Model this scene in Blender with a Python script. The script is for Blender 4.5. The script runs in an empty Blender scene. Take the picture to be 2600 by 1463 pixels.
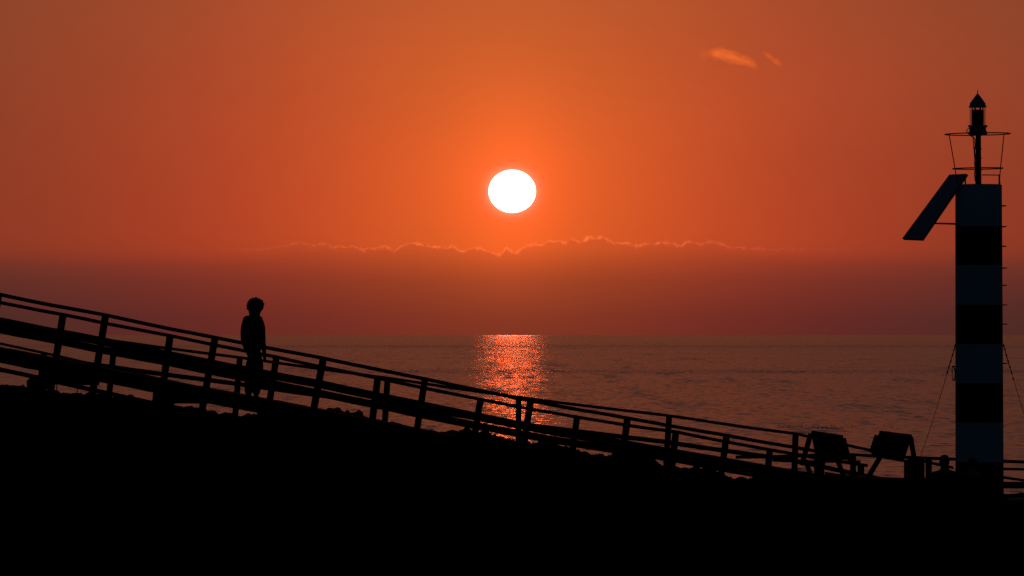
import bpy, bmesh, math, random
from mathutils import Vector, Matrix, noise
R = math.radians
random.seed(11)
sc = bpy.context.scene
COL = sc.collection

# ------------------------------------------------------------------ camera
F = 13024.0                      # focal length in photograph pixels (2600 wide): a long telephoto
ZC = 30.0                        # eye height above the sea
PITCH = math.atan(117.5 / F)
cam_data = bpy.data.cameras.new("camera")
cam_data.sensor_width = 36.0
cam_data.lens = F * 36.0 / 2600.0
cam_data.clip_start = 0.5
cam_data.clip_end = 400000.0
cam = bpy.data.objects.new("camera", cam_data)
COL.objects.link(cam)
cam.location = (0, 0, ZC)
cam.rotation_euler = (R(90) + PITCH, 0, 0)
sc.camera = cam
sc.view_settings.view_transform = 'Standard'
sc.view_settings.look = 'None'
sc.view_settings.exposure = 0.0
sc.view_settings.gamma = 1.0
sc.view_settings.use_curve_mapping = False
sc.cycles.max_bounces = 6
sc.cycles.use_denoising = False
sc.cycles.sample_clamp_indirect = 4.0

def ray(x, y):
    dy = (731.5 - y) / F
    v = Vector(((x - 1300.0) / F, math.cos(PITCH) - dy * math.sin(PITCH), math.sin(PITCH) + dy * math.cos(PITCH)))
    return v
def P(x, y, D):
    """the world point seen at photograph pixel (x, y) at D metres out to sea from the eye"""
    v = ray(x, y)
    return Vector((0, 0, ZC)) + v * (D / v.y)

SUN_EL = math.degrees(math.asin(ray(1300.5, 486).normalized().z))
SUN_DIR = ray(1300.5, 486).normalized()

# ------------------------------------------------------------------ world: low sun sky
world = bpy.data.worlds.new("World")
sc.world = world
world.use_nodes = True
nt = world.node_tree
for n in list(nt.nodes):
    nt.nodes.remove(n)
class NB:
    """small expression builder for node trees"""
    def __init__(s, nt): s.nt = nt
    def new(s, t, **k):
        n = s.nt.nodes.new(t)
        for a, b in k.items(): setattr(n, a, b)
        return n
    def put(s, sock, v):
        if hasattr(v, 'is_output') or isinstance(v, bpy.types.NodeSocket): s.nt.links.new(v, sock)
        else: sock.default_value = v
    def m(s, op, a, b=None, c=None, clamp=False):
        n = s.new('ShaderNodeMath', operation=op, use_clamp=clamp)
        s.put(n.inputs[0], a)
        if b is not None: s.put(n.inputs[1], b)
        if c is not None: s.put(n.inputs[2], c)
        return n.outputs[0]
    def vm(s, op, a, b=None, scale=None):
        n = s.new('ShaderNodeVectorMath', operation=op)
        s.put(n.inputs[0], a)
        if b is not None: s.put(n.inputs[1], b)
        if scale is not None: s.put(n.inputs['Scale'], scale)
        return n.outputs[0]
    def rgb(s, r, g, b):
        n = s.new('ShaderNodeCombineXYZ')
        s.put(n.inputs[0], r); s.put(n.inputs[1], g); s.put(n.inputs[2], b)
        return n.outputs[0]
    def mixc(s, f, a, b):
        n = s.new('ShaderNodeMix', data_type='VECTOR')
        s.put(n.inputs[0], f); s.put(n.inputs[4], a); s.put(n.inputs[5], b)
        return n.outputs[1]
    def curve(s, x, pts):
        n = s.new('ShaderNodeFloatCurve')
        c = n.mapping.curves[0]
        n.mapping.use_clip = False
        while len(c.points) > 2: c.points.remove(c.points[1])
        c.points[0].location = pts[0]; c.points[1].location = pts[-1]
        for p in pts[1:-1]: c.points.new(*p)
        for p in c.points: p.handle_type = 'VECTOR'
        n.mapping.update()
        s.put(n.inputs['Value'], x)
        return n.outputs[0]
    def noise(s, vec, scale, detail=2.0, rough=0.5, col=False):
        n = s.new('ShaderNodeTexNoise')
        s.put(n.inputs['Vector'], vec)
        n.inputs['Scale'].default_value = scale
        n.inputs['Detail'].default_value = detail
        n.inputs['Roughness'].default_value = rough
        return n.outputs['Color' if col else 'Fac']
w = NB(nt)
tc = w.new('ShaderNodeTexCoord')
d = w.vm('NORMALIZE', tc.outputs['Generated'])
sep = w.new('ShaderNodeSeparateXYZ'); nt.links.new(d, sep.inputs[0])
DEG = 180 / math.pi
az = w.m('MULTIPLY', w.m('ARCTAN2', sep.outputs[0], sep.outputs[1]), DEG)
el = w.m('MULTIPLY', w.m('ARCSINE', sep.outputs[2]), DEG)
de = w.m('SUBTRACT', el, SUN_EL)
up = w.m('MAXIMUM', de, 0.0)
# brightness falls away from the sun; broad dusty veil over the whole sunset side of the sky
def rad(k): return w.m('SQRT', w.m('ADD', w.m('MULTIPLY', az, az), w.m('MULTIPLY', w.m('MULTIPLY', de, de), k)))
def ex(k, r_, s_): return w.m('MULTIPLY', w.m('EXPONENT', w.m('MULTIPLY', r_, -1.0 / s_)), k)
rw, rn_ = rad(1.5), rad(0.7)
veil = w.m('EXPONENT', w.m('MULTIPLY', w.m('POWER', rad(2.0), 2.0), -1.0 / 480.0))
elc = w.m('MINIMUM', w.m('MAXIMUM', el, 0.0), 12.0)
gb = w.m('MULTIPLY', w.m('EXPONENT', w.m('MULTIPLY', w.m('POWER', w.m('DIVIDE', rn_, 2.1), 1.5), -1.0)), 0.082)
glow = w.rgb(w.m('ADD', ex(0.79, rw, 3.25), w.m('MULTIPLY', veil, 0.142)),
             w.m('ADD', gb, w.m('MULTIPLY', veil, w.m('ADD', 0.0385, w.m('MULTIPLY', elc, 0.0010)))),
             w.m('MULTIPLY', veil, w.m('ADD', 0.0162, w.m('MULTIPLY', elc, 0.0027))))
# the aureole right round the disc
ra = w.m('SQRT', w.m('ADD', w.m('MULTIPLY', az, az), w.m('MULTIPLY', w.m('MULTIPLY', de, de), 1.21)))
au = w.m('EXPONENT', w.m('MULTIPLY', w.m('MAXIMUM', w.m('SUBTRACT', ra, 0.262), 0.0), -1.0 / 0.045))
au2 = w.m('EXPONENT', w.m('MULTIPLY', w.m('ADD', w.m('MULTIPLY', w.m('MULTIPLY', az, az), 1.6), w.m('MULTIPLY', w.m('MULTIPLY', de, de), 0.45)), -1.0 / 0.5))
glow = w.vm('ADD', glow, w.vm('SCALE', (0.40, 0.17, 0.13), scale=au))
glow = w.vm('ADD', glow, w.vm('SCALE', (0.20, 0.018, 0.004), scale=au2))
# broad uneven dust in the air
dn = w.noise(w.rgb(w.m('MULTIPLY', az, 0.25), w.m('MULTIPLY', el, 0.9), 3.1), 1.0, 3.0, 0.5)
glow = w.vm('SCALE', glow, scale=w.m('ADD', 0.93, w.m('MULTIPLY', dn, 0.14)))
# low bank of cloud lying on the horizon; its top edge, from left to right (deg)
EDGE = [(0,640),(652,633),(700,628),(756,616),(798,622),(826,617),(844,628),(898,625),(924,636),(935,628),(954,631),(977,625),
 (1003,636),(1021,624),(1045,615),(1077,623),(1136,629),(1154,625),(1166,638),(1184,638),(1191,631),(1215,629),(1236,637),
 (1268,650),(1278,638),(1286,628),(1300,640),(1310,643),(1333,625),(1361,618),(1378,622),(1393,611),(1426,613),(1437,618),
 (1449,605),(1464,613),(1474,614),(1497,603),(1509,606),(1522,600),(1547,610),(1560,619),(1590,617),(1613,623),(1646,617),
 (1658,620),(1681,613),(1704,619),(1731,623),(1742,613),(1777,620),(1802,612),(1830,617),(1855,627),(1950,632),(2600,640)]
AZ0, AZ1 = -2.85, 2.95
pts = []
for x, y in EDGE[1:-1]:
    v = ray(x, y).normalized()
    a = math.degrees(math.atan2(v.x, v.y)); e = math.degrees(math.asin(v.z))
    pts.append((max(0.0, min(1.0, (a - AZ0) / (AZ1 - AZ0))), e))
edge = w.curve(w.m('DIVIDE', w.m('SUBTRACT', az, AZ0), AZ1 - AZ0, clamp=True), pts)
puff = w.noise(w.rgb(w.m('MULTIPLY', az, 13.0), w.m('MULTIPLY', el, 16.0), 0.7), 1.0, 6.0, 0.68)
edge = w.m('ADD', edge, w.m('MULTIPLY', w.m('SUBTRACT', puff, 0.5), 0.08))
below = w.m('SUBTRACT', edge, el)                       # degrees below the edge
EMEAN = math.degrees(math.atan((849 - 627) / F))
deep = w.m('ADD', w.m('MULTIPLY', w.m('SUBTRACT', EMEAN, el), 0.93), w.m('MULTIPLY', below, 0.07))   # body of the bank thickens evenly downwards
bk = w.curve(w.m('DIVIDE', deep, 1.1, clamp=True), [(0,0.17),(0.09,0.33),(0.22,0.56),(0.35,0.73),(0.71,0.94),(1.0,1.0)])
# the crisp edge only shows near the sun; towards the sides it dissolves
side = w.m('EXPONENT', w.m('MULTIPLY', w.m('POWER', w.m('ABSOLUTE', w.m('DIVIDE', w.m('SUBTRACT', az, 0.15), 2.4)), 3.0), -1.0))
soft = w.m('ADD', 0.010, w.m('MULTIPLY', w.m('SUBTRACT', 1.0, side), 0.16))
inb = w.m('ADD', 0.5, w.m('MULTIPLY', w.m('DIVIDE', below, soft), 0.5), clamp=True)
tband = w.m('MULTIPLY', bk, inb)
azz = w.m('MULTIPLY', az, az)
sky = w.vm('MULTIPLY', glow, w.mixc(tband, (1.0, 1.0, 1.0), w.rgb(w.m('MAXIMUM', w.m('SUBTRACT', 0.35, w.m('MULTIPLY', azz, 0.0026)), 0.24), w.m('MINIMUM', w.m('ADD', 0.365, w.m('MULTIPLY', azz, 0.0090)), 0.60), w.m('MINIMUM', w.m('ADD', 1.0, w.m('MULTIPLY', azz, 0.010)), 1.25))))
# sun-lit rim of the bank
rimn = w.noise(w.rgb(w.m('MULTIPLY', az, 7.0), w.m('MULTIPLY', el, 7.0), 8.0), 1.0, 4.0, 0.7)
rw_ = w.m('ADD', 0.003, w.m('MULTIPLY', w.m('SUBTRACT', rimn, 0.40, clamp=True), 0.07))
rim = w.m('EXPONENT', w.m('MULTIPLY', w.m('POWER', w.m('ABSOLUTE', w.m('DIVIDE', w.m('SUBTRACT', below, 0.004), w.m('ADD', rw_, 0.003))), 1.6), -1.0))
brk = w.m('MULTIPLY', w.m('SUBTRACT', w.noise(w.rgb(w.m('MULTIPLY', az, 10.0), 0.0, 2.0), 1.0, 4.0, 0.7), 0.37, clamp=True), 4.2)
rima = w.m('MULTIPLY', w.m('MULTIPLY', rim, side), brk)
sky = w.vm('ADD', sky, w.vm('SCALE', (0.42, 0.085, 0.030), scale=rima))
# three small lit wisps high to the right: (azimuth, elevation, half length, half height, tilt, strength)
wob = w.noise(w.rgb(w.m('MULTIPLY', az, 6.0), w.m('MULTIPLY', el, 9.0), 4.4), 1.0, 5.0, 0.62)
wv = w.m('SUBTRACT', wob, 0.5)
for (cx_, cy_, la, lb, tilt, amp) in ((1823, 138, 23, 13.5, -3, 1.0), (1858, 145, 36, 14.0, -14, 1.0), (1898, 158, 26, 11, -24, 0.72), (1950, 143, 13, 7, -42, 0.45), (1972, 157, 16, 8.0, -34, 0.45), (1784, 141, 13, 16.0, -10, 0.22)):
    v = ray(cx_, cy_).normalized(); a0 = math.degrees(math.atan2(v.x, v.y)); e0 = math.degrees(math.asin(v.z)); kpx = math.degrees(1 / F)
    dx = w.m('ADD', w.m('SUBTRACT', az, a0), w.m('MULTIPLY', wv, 0.10)); dy = w.m('ADD', w.m('SUBTRACT', el, e0), w.m('MULTIPLY', wv, 0.09))
    ct, st_ = math.cos(R(tilt)), math.sin(R(tilt))
    u_ = w.m('DIVIDE', w.m('ADD', w.m('MULTIPLY', dx, ct), w.m('MULTIPLY', dy, st_)), la * kpx)
    v_ = w.m('DIVIDE', w.m('SUBTRACT', w.m('MULTIPLY', dy, ct), w.m('MULTIPLY', dx, st_)), lb * kpx)
    rr_ = w.m('SQRT', w.m('ADD', w.m('MULTIPLY', u_, u_), w.m('MULTIPLY', v_, v_)))
    f_ = w.m('MULTIPLY', w.m('SUBTRACT', 1.38, rr_), 0.9, clamp=True)
    f_ = w.m('MULTIPLY', f_, w.m('ADD', 0.10, w.m('MULTIPLY', w.noise(w.rgb(w.m('MULTIPLY', az, 9.0), w.m('ADD', w.m('MULTIPLY', el, 26.0), w.m('MULTIPLY', az, 7.0)), 6.1), 1.0, 4.0, 0.65), 1.6)))
    sky = w.mixc(w.m('MULTIPLY', f_, amp, clamp=True), sky, (0.80, 0.118, 0.024))
# faint dusk blue of the upper and opposite sky
nish = w.new('ShaderNodeTexSky', sky_type='NISHITA')
nish.sun_disc = False
nish.sun_elevation = R(SUN_EL)
nish.sun_rotation = 0.0          # the disc stands straight out to sea (+Y)
nish.dust_density = 4.0
nish.air_density = 1.5
bg1 = w.new('ShaderNodeBackground'); nt.links.new(sky, bg1.inputs[0]); bg1.inputs[1].default_value = 1.0
bg2 = w.new('ShaderNodeBackground'); nt.links.new(w.vm('MULTIPLY', nish.outputs[0], (0.24, 0.62, 1.45)), bg2.inputs[0]); bg2.inputs[1].default_value = 0.016
add = w.new('ShaderNodeAddShader'); nt.links.new(bg1.outputs[0], add.inputs[0]); nt.links.new(bg2.outputs[0], add.inputs[1])
wo = w.new('ShaderNodeOutputWorld'); nt.links.new(add.outputs[0], wo.inputs[0])
world.cycles.sampling_method = 'MANUAL'
world.cycles.sample_map_resolution = 2048

# ------------------------------------------------------------------ sun lamp
sun_data = bpy.data.lights.new("sunlight", 'SUN')
sun_data.energy = 0.0165
sun_data.angle = R(0.53)
sun_data.color = (1.0, 0.100, 0.015)
sun_lamp = bpy.data.objects.new("sunlight", sun_data)
COL.objects.link(sun_lamp)
sun_lamp.location = (0, 0, 60)
sun_lamp.rotation_euler = SUN_DIR.to_track_quat('Z', 'Y').to_euler()

# ------------------------------------------------------------------ materials
def mat(name, base, rough=0.8, metal=0.0, var=0.25, scale=8.0, stretch=(1, 1, 1), spec=0.3):
    m = bpy.data.materials.new(name); m.use_nodes = True
    t = m.node_tree; b = t.nodes['Principled BSDF']; q = NB(t)
    o = q.new('ShaderNodeTexCoord')
    v = q.vm('MULTIPLY', o.outputs['Object'], stretch)
    f = q.noise(v, scale, 5.0, 0.6)
    k = q.m('ADD', 1.0 - var, q.m('MULTIPLY', f, var * 2))
    c = q.vm('SCALE', tuple(base), scale=k)
    t.links.new(c, b.inputs['Base Color'])
    b.inputs['Roughness'].default_value = rough
    b.inputs['Metallic'].default_value = metal
    b.inputs['Specular IOR Level'].default_value = spec
    bp = q.new('ShaderNodeBump'); bp.inputs['Strength'].default_value = 0.3; bp.inputs['Distance'].default_value = 0.01
    t.links.new(f, bp.inputs['Height']); t.links.new(bp.outputs[0], b.inputs['Normal'])
    return m
M = {
 'wood': mat('weathered_timber', (0.035, 0.024, 0.018), 0.9, var=0.4, scale=6, stretch=(1, 1, 6), spec=0.15),
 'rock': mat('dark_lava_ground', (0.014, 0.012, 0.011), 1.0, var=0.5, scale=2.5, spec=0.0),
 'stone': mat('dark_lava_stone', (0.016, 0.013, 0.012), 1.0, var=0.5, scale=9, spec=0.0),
 'concrete': mat('old_concrete', (0.20, 0.20, 0.19), 0.9, var=0.2, scale=5, spec=0.1),
 'white': mat('white_paint', (0.78, 0.78, 0.76), 0.55, var=0.07, scale=5),
 'red': mat('red_paint', (0.30, 0.020, 0.014), 0.55, var=0.12, scale=5),
 'grey': mat('grey_lantern_paint', (0.30, 0.31, 0.32), 0.5, var=0.1, scale=20),
 'steel': mat('dull_dark_steel', (0.05, 0.045, 0.04), 0.6, 0.3, var=0.2, scale=30),
 'panel': mat('dark_solar_cells', (0.34, 0.34, 0.34), 0.45, var=0.1, scale=12),
 'alu': mat('aluminium_frame', (0.42, 0.42, 0.42), 0.5, 0.2, var=0.08, scale=20),
 'lens': mat('black_lens_core', (0.010, 0.010, 0.012), 0.5, var=0.1, scale=20),
 'skin': mat('skin', (0.30, 0.17, 0.11), 0.7, var=0.05, scale=20),
 'dark_cloth': mat('dark_cloth', (0.020, 0.020, 0.026), 0.95, var=0.2, scale=30, spec=0.0),
 'trouser': mat('dark_trouser_cloth', (0.022, 0.022, 0.026), 0.95, var=0.2, scale=30, spec=0.0),
 'hair': mat('dark_hair', (0.012, 0.009, 0.008), 0.9, var=0.3, scale=60, spec=0.0),
 'rubber': mat('dark_shoe', (0.02, 0.018, 0.017), 0.8, var=0.2, scale=40),
 'orange': mat('red_orange_painted_steel', (0.30, 0.030, 0.012), 0.6, var=0.1, scale=30),
 'bird': mat('dark_feathers', (0.02, 0.015, 0.013), 0.9, var=0.2, scale=9, spec=0.0),
}
# lantern glass
g = bpy.data.materials.new('lantern_glass'); g.use_nodes = True
t = g.node_tree; t.nodes.remove(t.nodes['Principled BSDF']); q = NB(t)
fr = q.new('ShaderNodeFresnel'); fr.inputs[0].default_value = 1.45
tr = q.new('ShaderNodeBsdfTransparent'); tr.inputs[0].default_value = (0.86, 0.84, 0.82, 1)
gl = q.new('ShaderNodeBsdfGlossy'); gl.inputs['Roughness'].default_value = 0.03
mx = q.new('ShaderNodeMixShader'); t.links.new(q.m('MULTIPLY', fr.outputs[0], 0.3), mx.inputs[0]); t.links.new(tr.outputs[0], mx.inputs[1]); t.links.new(gl.outputs[0], mx.inputs[2])
t.links.new(mx.outputs[0], t.nodes['Material Output'].inputs[0]); M['glass'] = g

SLOPE, GROUP, LEAN = 0.44, 0.50, 0.009
# sea water: every wave is a tilt of the surface
sea = bpy.data.materials.new('sea_water'); sea.use_nodes = True
t = sea.node_tree; b = t.nodes['Principled BSDF']; q = NB(t)
geo = q.new('ShaderNodeNewGeometry')
pos = geo.outputs['Position']
n1 = q.noise(q.vm('MULTIPLY', pos, (0.24, 0.075, 1)), 1.0, 2.0, 0.5, col=True)      # chop, crests lie across the view
n3 = q.noise(q.vm('MULTIPLY', pos, (0.02, 0.0011, 1)), 1.0, 5.0, 0.80, col=True)   # gusts and wave groups of every size
calm = q.noise(q.vm('MULTIPLY', pos, (0.00008, 0.00060, 1)), 1.0, 2.0, 0.5)          # wind lanes
py = q.new('ShaderNodeSeparateXYZ'); t.links.new(pos, py.inputs[0])
yy = q.m('ADD', py.outputs[1], q.m('MULTIPLY', q.m('SUBTRACT', calm, 0.5), 900.0))
def lane(y0, wd):
    a = q.m('DIVIDE', q.m('SUBTRACT', yy, y0), wd); return q.m('EXPONENT', q.m('MULTIPLY', q.m('MULTIPLY', a, a), -1.0))
ruf = q.m('ADD', 0.75, q.m('MULTIPLY', calm, 0.5))
ruf = q.m('ADD', ruf, q.m('ADD', q.m('MULTIPLY', lane(12800.0, 1300.0), 0.8), q.m('MULTIPLY', lane(4150.0, 230.0), 0.8)))
offs = q.m('DIVIDE', q.m('SUBTRACT', py.outputs[1], 6000.0), 26000.0, clamp=True)     # calmer water far out
ruf = q.m('MULTIPLY', ruf, q.m('SUBTRACT', 1.0, q.m('MULTIPLY', offs, 0.32)))
sl = q.vm('ADD', q.vm('SCALE', q.vm('SUBTRACT', n1, (0.5, 0.5, 0.5)), scale=q.m('MULTIPLY', ruf, SLOPE)),
          q.vm('SCALE', q.vm('SUBTRACT', n3, (0.5, 0.5, 0.5)), scale=q.m('MULTIPLY', ruf, GROUP)))
ss = q.new('ShaderNodeSeparateXYZ'); t.links.new(sl, ss.inputs[0])
# seen this low only the shoreward faces of the waves show: their slope leans to the land (-Y)
face = q.m('ADD', q.m('ABSOLUTE', ss.outputs[1]), LEAN)
nn = q.vm('NORMALIZE', q.rgb(ss.outputs[0], q.m('MULTIPLY', face, -1.0), 1.0))
b.inputs['Base Color'].default_value = (0.010, 0.010, 0.012, 1)
b.inputs['IOR'].default_value = 1.33
b.inputs['Roughness'].default_value = 0.21
t.links.new(nn, b.inputs['Normal']); M['sea'] = sea

# ------------------------------------------------------------------ object helpers
def link(name, bm, m, parent=None, smooth=False, loc=None):
    me = bpy.data.meshes.new(name)
    bmesh.ops.recalc_face_normals(bm, faces=bm.faces[:])
    org = Vector(loc) if loc is not None else None
    if org is not None: bmesh.ops.translate(bm, verts=bm.verts[:], vec=-org)
    bm.to_mesh(me); bm.free()
    for p in me.polygons: p.use_smooth = smooth
    for x in (m if isinstance(m, (list, tuple)) else [m]): me.materials.append(x)
    o = bpy.data.objects.new(name, me); COL.objects.link(o)
    if org is not None: o.location = org
    if parent is not None:
        o.parent = parent
        o.location = (org if org is not None else Vector((0, 0, 0))) - parent.location
    return o
def thing(name, label, cat, loc, group=None):
    o = bpy.data.objects.new(name, None); COL.objects.link(o); o.location = loc
    o.empty_display_size = 0.2
    return tag(o, label, cat, group)
def tag(o, label=None, cat=None, group=None, kind=None):
    if label: o['label'] = label
    if cat: o['category'] = cat
    if group: o['group'] = group
    if kind: o['kind'] = kind
    return o
def frame_of(axis, hint=Vector((0, 0, 1))):
    z = axis.normalized(); x = hint.cross(z)
    if x.length < 1e-4: x = Vector((1, 0, 0)).cross(z)
    x.normalize(); y = z.cross(x).normalized()
    return x, y, z
def add_tube(bm, pts, rad, seg=8, cap=True):
    pts = [Vector(p) for p in pts]; rings = []
    rads = rad if isinstance(rad, (list, tuple)) else [rad] * len(pts)
    for i, p in enumerate(pts):
        ax = (pts[min(i + 1, len(pts) - 1)] - pts[max(i - 1, 0)])
        x, y, z = frame_of(ax, Vector((0, 1, 0)))
        rings.append([bm.verts.new(p + (x * math.cos(a) + y * math.sin(a)) * rads[i]) for a in [2 * math.pi * k / seg for k in range(seg)]])
    for a, c in zip(rings, rings[1:]):
        for k in range(seg):
            bm.faces.new((a[k], a[(k + 1) % seg], c[(k + 1) % seg], c[k]))
    if cap:
        bm.faces.new(rings[0][::-1]); bm.faces.new(rings[-1])
def add_lathe(bm, prof, cx, cy, seg=32):
    """prof: (radius, z) bottom to top"""
    rings = []
    for rr, z in prof:
        rings.append([bm.verts.new((cx + rr * math.cos(2 * math.pi * k / seg), cy + rr * math.sin(2 * math.pi * k / seg), z)) for k in range(seg)])
    for a, c in zip(rings, rings[1:]):
        for k in range(seg): bm.faces.new((a[k], a[(k + 1) % seg], c[(k + 1) % seg], c[k]))
    bm.faces.new(rings[0][::-1]); bm.faces.new(rings[-1])
def add_hexa(bm, p):
    """p: 8 corners, 4 bottom then 4 top, both in the same order round"""
    v = [bm.verts.new(x) for x in p]
    for f in ((3, 2, 1, 0), (4, 5, 6, 7), (0, 1, 5, 4), (1, 2, 6, 5), (2, 3, 7, 6), (3, 0, 4, 7)):
        bm.faces.new([v[i] for i in f])
    return v
def add_bar(bm, a, b, wx, wy, bevel=0.0, hint=Vector((0, 1, 0))):
    """square bar from a to b; wx = width across the view, wy = depth"""
    a, b = Vector(a), Vector(b); ax = (b - a).normalized()
    side = hint.cross(ax).normalized(); dep = ax.cross(side).normalized()
    c = [(-1, -1), (1, -1), (1, 1), (-1, 1)]
    bt = [a + side * (i * wx / 2) + dep * (j * wy / 2) for i, j in c]
    tp = [b + side * (i * wx / 2) + dep * (j * wy / 2) for i, j in c]
    vs = add_hexa(bm, bt + tp)
    if bevel:
        es = set()
        for v in vs:
            for e in v.link_edges: es.add(e)
        bmesh.ops.bevel(bm, geom=list(es), offset=bevel, segments=1, affect='EDGES')
def add_beam(bm, tops, h, dep, wob=0.003, seed=1.0):
    """a board whose top edge follows tops; h tall, dep deep; slight sag and waviness"""
    pts = []
    for a, c in zip(tops, tops[1:]):
        n = max(2, int((c - a).length / 0.35))
        for k in range(n):
            f = k / n
            p = a.lerp(c, f)
            p = p + Vector((0, noise.noise(p * 0.9 + Vector((seed, 0, 0))) * 2, noise.noise(p * 1.7 + Vector((0, seed, 0))))) * wob * 2
            p.z -= 0.006 * math.sin(math.pi * f)
            pts.append(p)
    pts.append(tops[-1])
    prev = None
    for i, p in enumerate(pts):
        hh = h * (1 + 0.05 * noise.noise(p * 2.3))
        b_ = 0.006
        dv = (pts[min(i + 1, len(pts) - 1)] - pts[max(i - 1, 0)]); dv.z = 0; dv.normalize()
        nv = Vector((-dv.y, dv.x, 0))
        off = [(-dep / 2, -b_), (-dep / 2 + b_, 0), (dep / 2 - b_, 0), (dep / 2, -b_), (dep / 2, -hh), (-dep / 2, -hh)]
        ring = [bm.verts.new(p + nv * o_[0] + Vector((0, 0, o_[1]))) for o_ in off]
        if prev:
            for k in range(6): bm.faces.new((prev[k], prev[(k + 1) % 6], ring[(k + 1) % 6], ring[k]))
        else: bm.faces.new(ring[::-1])
        prev = ring
    bm.faces.new(prev)
def interp(tab, x):
    if x <= tab[0][0]: return tab[0][1]
    for (a, b_), (c, d_) in zip(tab, tab[1:]):
        if x <= c: return b_ + (d_ - b_) * (x - a) / (c - a)
    return tab[-1][1]

# ------------------------------------------------------------------ sea
bm = bmesh.new()
xs = [-150000, -20000, -3000, 3000, 20000, 150000]; ys = [60, 500, 1500, 4000, 12000, 60000, 200000]
gv = [[bm.verts.new((x, y, 0)) for x in xs] for y in ys]
for i in range(len(ys) - 1):
    for j in range(len(xs) - 1): bm.faces.new((gv[i][j], gv[i][j + 1], gv[i + 1][j + 1], gv[i + 1][j]))
tag(link('sea', bm, M['sea']), kind='structure')

# ------------------------------------------------------------------ the sun's disc (flattened by the air near the horizon)
SD = 180000.0
sm = bpy.data.materials.new('sun_surface'); sm.use_nodes = True
t = sm.node_tree; t.nodes.remove(t.nodes['Principled BSDF']); q = NB(t)
em = q.new('ShaderNodeEmission'); em.inputs[0].default_value = (1.0, 0.93, 0.82, 1); em.inputs[1].default_value = 2.2
tr = q.new('ShaderNodeBsdfTransparent'); ad = q.new('ShaderNodeAddShader')      # glowing gas: lets its own light through
t.links.new(em.outputs[0], ad.inputs[0]); t.links.new(tr.outputs[0], ad.inputs[1]); t.links.new(ad.outputs[0], t.nodes['Material Output'].inputs[0])
bm = bmesh.new(); bmesh.ops.create_icosphere(bm, subdivisions=5, radius=1.0)
for v in bm.verts: v.co = Vector((v.co.x * 60 / F * SD, v.co.y * 60 / F * SD, v.co.z * 54.5 / F * SD))
so = link('sun', bm, sm, smooth=True)
so.location = Vector((0, 0, ZC)) + SUN_DIR * SD
tag(so, 'white setting sun, slightly flattened, high over the sea in the orange sky', 'sun')

# ------------------------------------------------------------------ ground
RIDGE = [(-20000, 960), (-600, 960), (0, 978), (60, 985), (140, 998), (200, 1001), (250, 1002), (320, 1013), (440, 1029), (500, 1037), (520, 1046),
 (580, 1051), (620, 1056), (665, 1051), (800, 1043), (830, 1041), (860, 1044), (900, 1051), (950, 1066), (1000, 1079), (1050, 1093),
 (1100, 1096), (1150, 1095), (1190, 1092), (1230, 1099), (1270, 1111), (1300, 1117), (1340, 1124), (1370, 1123), (1400, 1129), (1440, 1139),
 (1480, 1147), (1510, 1155), (1550, 1157), (1572, 1151), (1600, 1147), (1640, 1150), (1657, 1163), (1680, 1183), (1700, 1189), (1760, 1187), (1810, 1194),
 (1840, 1206), (1870, 1214), (1940, 1216), (2120, 1222), (2200, 1240), (2230, 1247), (2265, 1250), (2420, 1251), (2600, 1252), (3400, 1262), (23000, 1262)]
DR = 87.0
def gz(u, D):
    """ground height under photograph column u at distance D"""
    y = interp(RIDGE, u)
    line = P(u, y, D).z
    ridge = P(u, y, DR).z
    if D <= DR:
        back = 0.15 * min(1.0, (DR - D) / 6.0)
        z74 = P(u, y, 74.0).z - 0.15
        if D >= 74: z = line - back
        else: z = (ZC - 1.72) + (z74 - (ZC - 1.72)) * max(0, min(1, (D - 38) / 36.0))
    else:
        e = D - DR
        z = min(line, ridge) - 0.02 - 0.16 * e - 0.02 * e * e
        if D > 99: z -= (D - 99) * 1.6
        z = max(z, -6)
    return z
bm = bmesh.new()
us = [-22000, -15000, -9000, -5000, -3000, -2000, -1200, -800] + list(range(-500, 3100, 5)) + [3300, 3800, 4600, 6000, 8000, 12000, 18000, 24000]
Ds = [3, 8, 14, 20, 26, 32, 38, 43, 48, 53, 58, 62, 66, 70, 73] + [74 + i * 0.65 for i in range(18)] + [85.6, 86, 86.3, 86.6, 86.8, 87, 87.2, 87.5, 88, 89, 90.5, 92, 94, 96, 99, 103, 108, 116, 130]
prev = None
for D in Ds:
    row = []
    for u in us:
        z = gz(u, D)
        p = P(u, 849, D); p.z = z
        if D > 15 and -600 < u < 3200:
            c = Vector((p.x, D, 0))
            big = noise.noise(c * 1.1) * 0.035
            st = max(0.0, noise.noise(c * 5.5 + Vector((3, 1, 0)))) * 0.095 + max(0.0, noise.noise(c * 12.0)) * 0.075
            if u > 2100: st *= 0.3; big *= 0.3
            k = 1.0 if D > 70 else 1.5
            p.z += (big + st - 0.02) * k
        row.append(bm.verts.new(p))
    if prev:
        for j in range(len(us) - 1): bm.faces.new((prev[j], prev[j + 1], row[j + 1], row[j]))
    prev = row
tag(link('ground', bm, M['rock'], smooth=False), kind='structure')

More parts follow.
